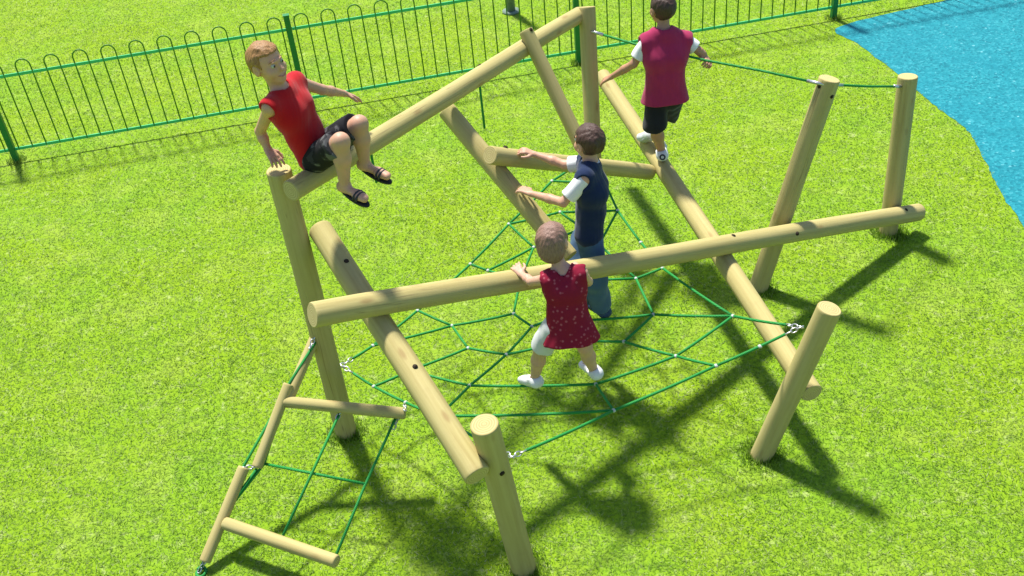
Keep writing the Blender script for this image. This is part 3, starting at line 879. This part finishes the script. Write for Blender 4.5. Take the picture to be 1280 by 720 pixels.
def dots(name, c0, c1):
    m, nt, b = mat(name, .85, .15)
    v = nt.nodes.new('ShaderNodeTexVoronoi'); v.inputs['Scale'].default_value = 38; nt.links.new(mapping(nt, (1, 1, 1)), v.inputs['Vector'])
    nt.links.new(mixc(nt, ramp(nt, [(.20, (.8, .8, .8)), (.32, (0, 0, 0))], v.outputs['Distance']), c0, c1), b.inputs['Base Color'])
    return m
def camo(name):
    m, nt, b = mat(name, .85, .15)
    n = noise(nt, mapping(nt, (1, 1, 1)), 13, 2)
    nt.links.new(ramp(nt, [(.0, (.012, .012, .016)), (.50, (.03, .03, .034)), (.58, (.10, .10, .105))], n, 'CONSTANT'), b.inputs['Base Color'])
    return m
def denim(name, c0, c1):
    return cloth(name, c0, c1, 320)
EYEW = plain('eye_white', (.42, .40, .38), .25, .5, .02, 20, 0); EYED = plain('dark_iris', (.03, .018, .01), .15, .5, .1, 60, 0); LIPS = plain('lips', (.42, .17, .14), .45, .4, .1, 60, 0)
SK1 = skinmat('fair_skin', (.50, .30, .205)); SK2 = skinmat('tan_skin', (.40, .225, .14)); SK3 = skinmat('brown_skin', (.27, .145, .085)); SK4 = skinmat('light_skin', (.53, .33, .235))
CX, CU, CA = Vector(CAM_AXES[0]), -Vector(CAM_AXES[1]), Vector(CAM_AXES[2])
Z = Vector((0, 0, 1))
def seen(r, u, a): return list(CX * r + CU * u + CA * a)
make_person('red', dict(s=1.0, hs=.99, base=(-.95, 4.82, 1.88), fwd=(.55, -.75, 0), tw=1.0,
    hup=(-.16, .02, 1), hfwd=(.80, -.60, -.05), skin=SK1,
    label='boy in a red sleeveless top and sandals, sitting on the top log',
    hair=dict(t=.011, m=hairmat('ginger_brown_hair', (.17, .080, .024), (.38, .20, .070)), nape=-.05),
    handR=dict(n=(0, 0, 1), t=(.5, .8, 0), curl=.32, spread=.45), handL=dict(n=(0, 0, 1), t=(.3, -1, 0), curl=.25, spread=.4),
    top=dict(name='sleeveless_top', g=.012, hem=.035, m=cloth('red_cotton', (.40, .004, .010), (.33, .004, .009)), seed=1, scoop=.006, nr=.05, arm=.004, yoke=True),
    bottom=dict(name='shorts', len=.88, loose=.012, m=camo('dark_patterned_cotton'), seed=2), shoe='sandal',
    shoem=plain('black_foam_sole', (.018, .018, .02), .7), strapm=plain('dark_strap', (.035, .035, .042), .6)))
make_person('girl', dict(s=.92, hs=1.08, base=(.25, 4.4, .5), fwd=(.1, 1, 0), tw=.95,
    hup=(-.05, .34, 1), hfwd=(.40, .85, -.30), skin=SK4,
    label='girl in a spotted dark red dress standing on the net, leaning over the long log',
    hair=dict(t=.012, long=True, m=hairmat('brown_mauve_hair', (.16, .088, .066), (.28, .165, .125)), nape=-.105),
    handL=dict(n=(-.3, -.2, 1), t=(.6, .6, 0), curl=.55), handR=dict(n=(0, 0, 1), t=(-.8, .3, 0), curl=.6),
    top=dict(name='dress', g=.012, hem=.10, flare=.084, m=dots('dark_red_spotted_cotton', (.215, .010, .032), (.40, .10, .13)), seed=3, scoop=.032, nr=.066, arm=-.006, yoke=True, fold=.006),
    bottom=dict(name='shorts', len=.96, lenR=.45, loose=.012, m=cloth('pale_grey_cotton', (.55, .56, .58), (.48, .50, .52)), seed=4), shoe='shoe',
    shoem=plain('white_canvas', (.66, .66, .68), .7), solem=plain('pale_rubber_sole', (.55, .55, .57), .6)))
make_person('blue', dict(s=1.02, hs=.98, base=(.48, 5.05, .5), fwd=(-.5, .85, 0), tw=1.22,
    hup=(0, .06, 1), hfwd=(-.55, .83, -.1), skin=SK1,
    label='boy in a navy vest and blue jeans standing on the net behind the girl',
    hair=dict(t=.011, m=hairmat('dark_brown_hair', (.035, .016, .011), (.085, .042, .030)), nape=-.06),
    handL=dict(n=(0, 0, 1), t=(.3, .9, 0), curl=.55), handR=dict(n=(0, 0, 1), t=(.2, -.9, 0), curl=.55),
    top=dict(name='vest', g=.016, hem=.115, m=cloth('navy_cotton', (.006, .016, .055), (.010, .024, .075)), seed=5, scoop=.004, nr=.05, arm=.020, yoke=True),
    under=dict(len=.78, m=cloth('white_cotton', (.70, .71, .72), (.63, .64, .66))),
    bottom=dict(name='jeans', len=1.90, loose=.012, m=denim('blue_denim', (.045, .095, .19), (.075, .145, .25)), seed=6), shoe='shoe',
    shoem=plain('navy_canvas', (.03, .06, .14), .7), solem=plain('dark_sole', (.06, .06, .07), .7)))
make_person('vest', dict(s=1.03, hs=1.0, base=(1.12, 6.45, .78), fwd=(-.1, 1, 0), tw=1.2,
    hup=(0, .06, 1), hfwd=(-.32, .92, -.12), skin=SK2,
    label='boy in a maroon bib and black shorts walking up a sloping log holding a rope',
    hair=dict(t=.010, m=hairmat('cropped_dark_hair', (.030, .016, .011), (.075, .040, .028)), nape=-.058),
    handL=dict(n=(-.4, 0, 1), t=(0, 1, .2), curl=.3), handR=dict(n=(.5, .2, .6), t=(-.5, .8, .1), curl=.9),
    top=dict(name='bib', g=.022, hem=.04, flare=.088, m=cloth('maroon_bib', (.33, .022, .085), (.26, .018, .070)), seed=7, scoop=.0, nr=.053, arm=.012, yoke=True),
    under=dict(len=.72, m=cloth('white_jersey', (.70, .71, .72), (.63, .64, .66))),
    bottom=dict(name='shorts', len=1.02, loose=.018, m=cloth('black_cotton', (.012, .013, .016), (.018, .019, .023)), seed=8), shoe='shoe',
    shoem=plain('white_trainer', (.62, .63, .65), .6), solem=plain('grey_trainer_sole', (.34, .35, .37), .7), badge=plain('dark_trainer_patch', (.03, .035, .05), .6)))

# ================================================================== light, sky, camera
sun_vec = Vector((-.20, .46, 1)).normalized()
L = bpy.data.lights.new('sun', 'SUN'); L.energy = 4.5; L.angle = math.radians(5.0); L.color = (1, .955, .86)
so = bpy.data.objects.new('sun', L); COL.objects.link(so); so.rotation_mode = 'QUATERNION'; so.rotation_quaternion = Vector((0, 0, 1)).rotation_difference(sun_vec); so.location = sun_vec * 30
w = bpy.data.worlds.new('World'); SC.world = w; w.use_nodes = True; nt = w.node_tree
sk = nt.nodes.new('ShaderNodeTexSky'); sk.sky_type = 'NISHITA'; sk.sun_disc = False
sk.sun_elevation = math.asin(sun_vec.z); sk.sun_rotation = math.atan2(sun_vec.x, sun_vec.y)
bg = nt.nodes['Background']; bg.inputs['Strength'].default_value = .095; nt.links.new(sk.outputs[0], bg.inputs[0])
cam = bpy.data.cameras.new('camera'); co = bpy.data.objects.new('camera', cam); COL.objects.link(co); SC.camera = co
cam.sensor_width = 36; cam.lens = 36 * 1300 / 1280; cam.clip_end = 600; cam.clip_start = .05
M = Matrix((CX, CU, -CA)).transposed().to_4x4(); M.translation = Vector(CAM_LOC); co.matrix_world = M
SC.view_settings.view_transform = 'Standard'; SC.view_settings.look = 'None'; SC.view_settings.gamma = 1; SC.view_settings.use_curve_mapping = False
SC.view_settings.exposure = .87
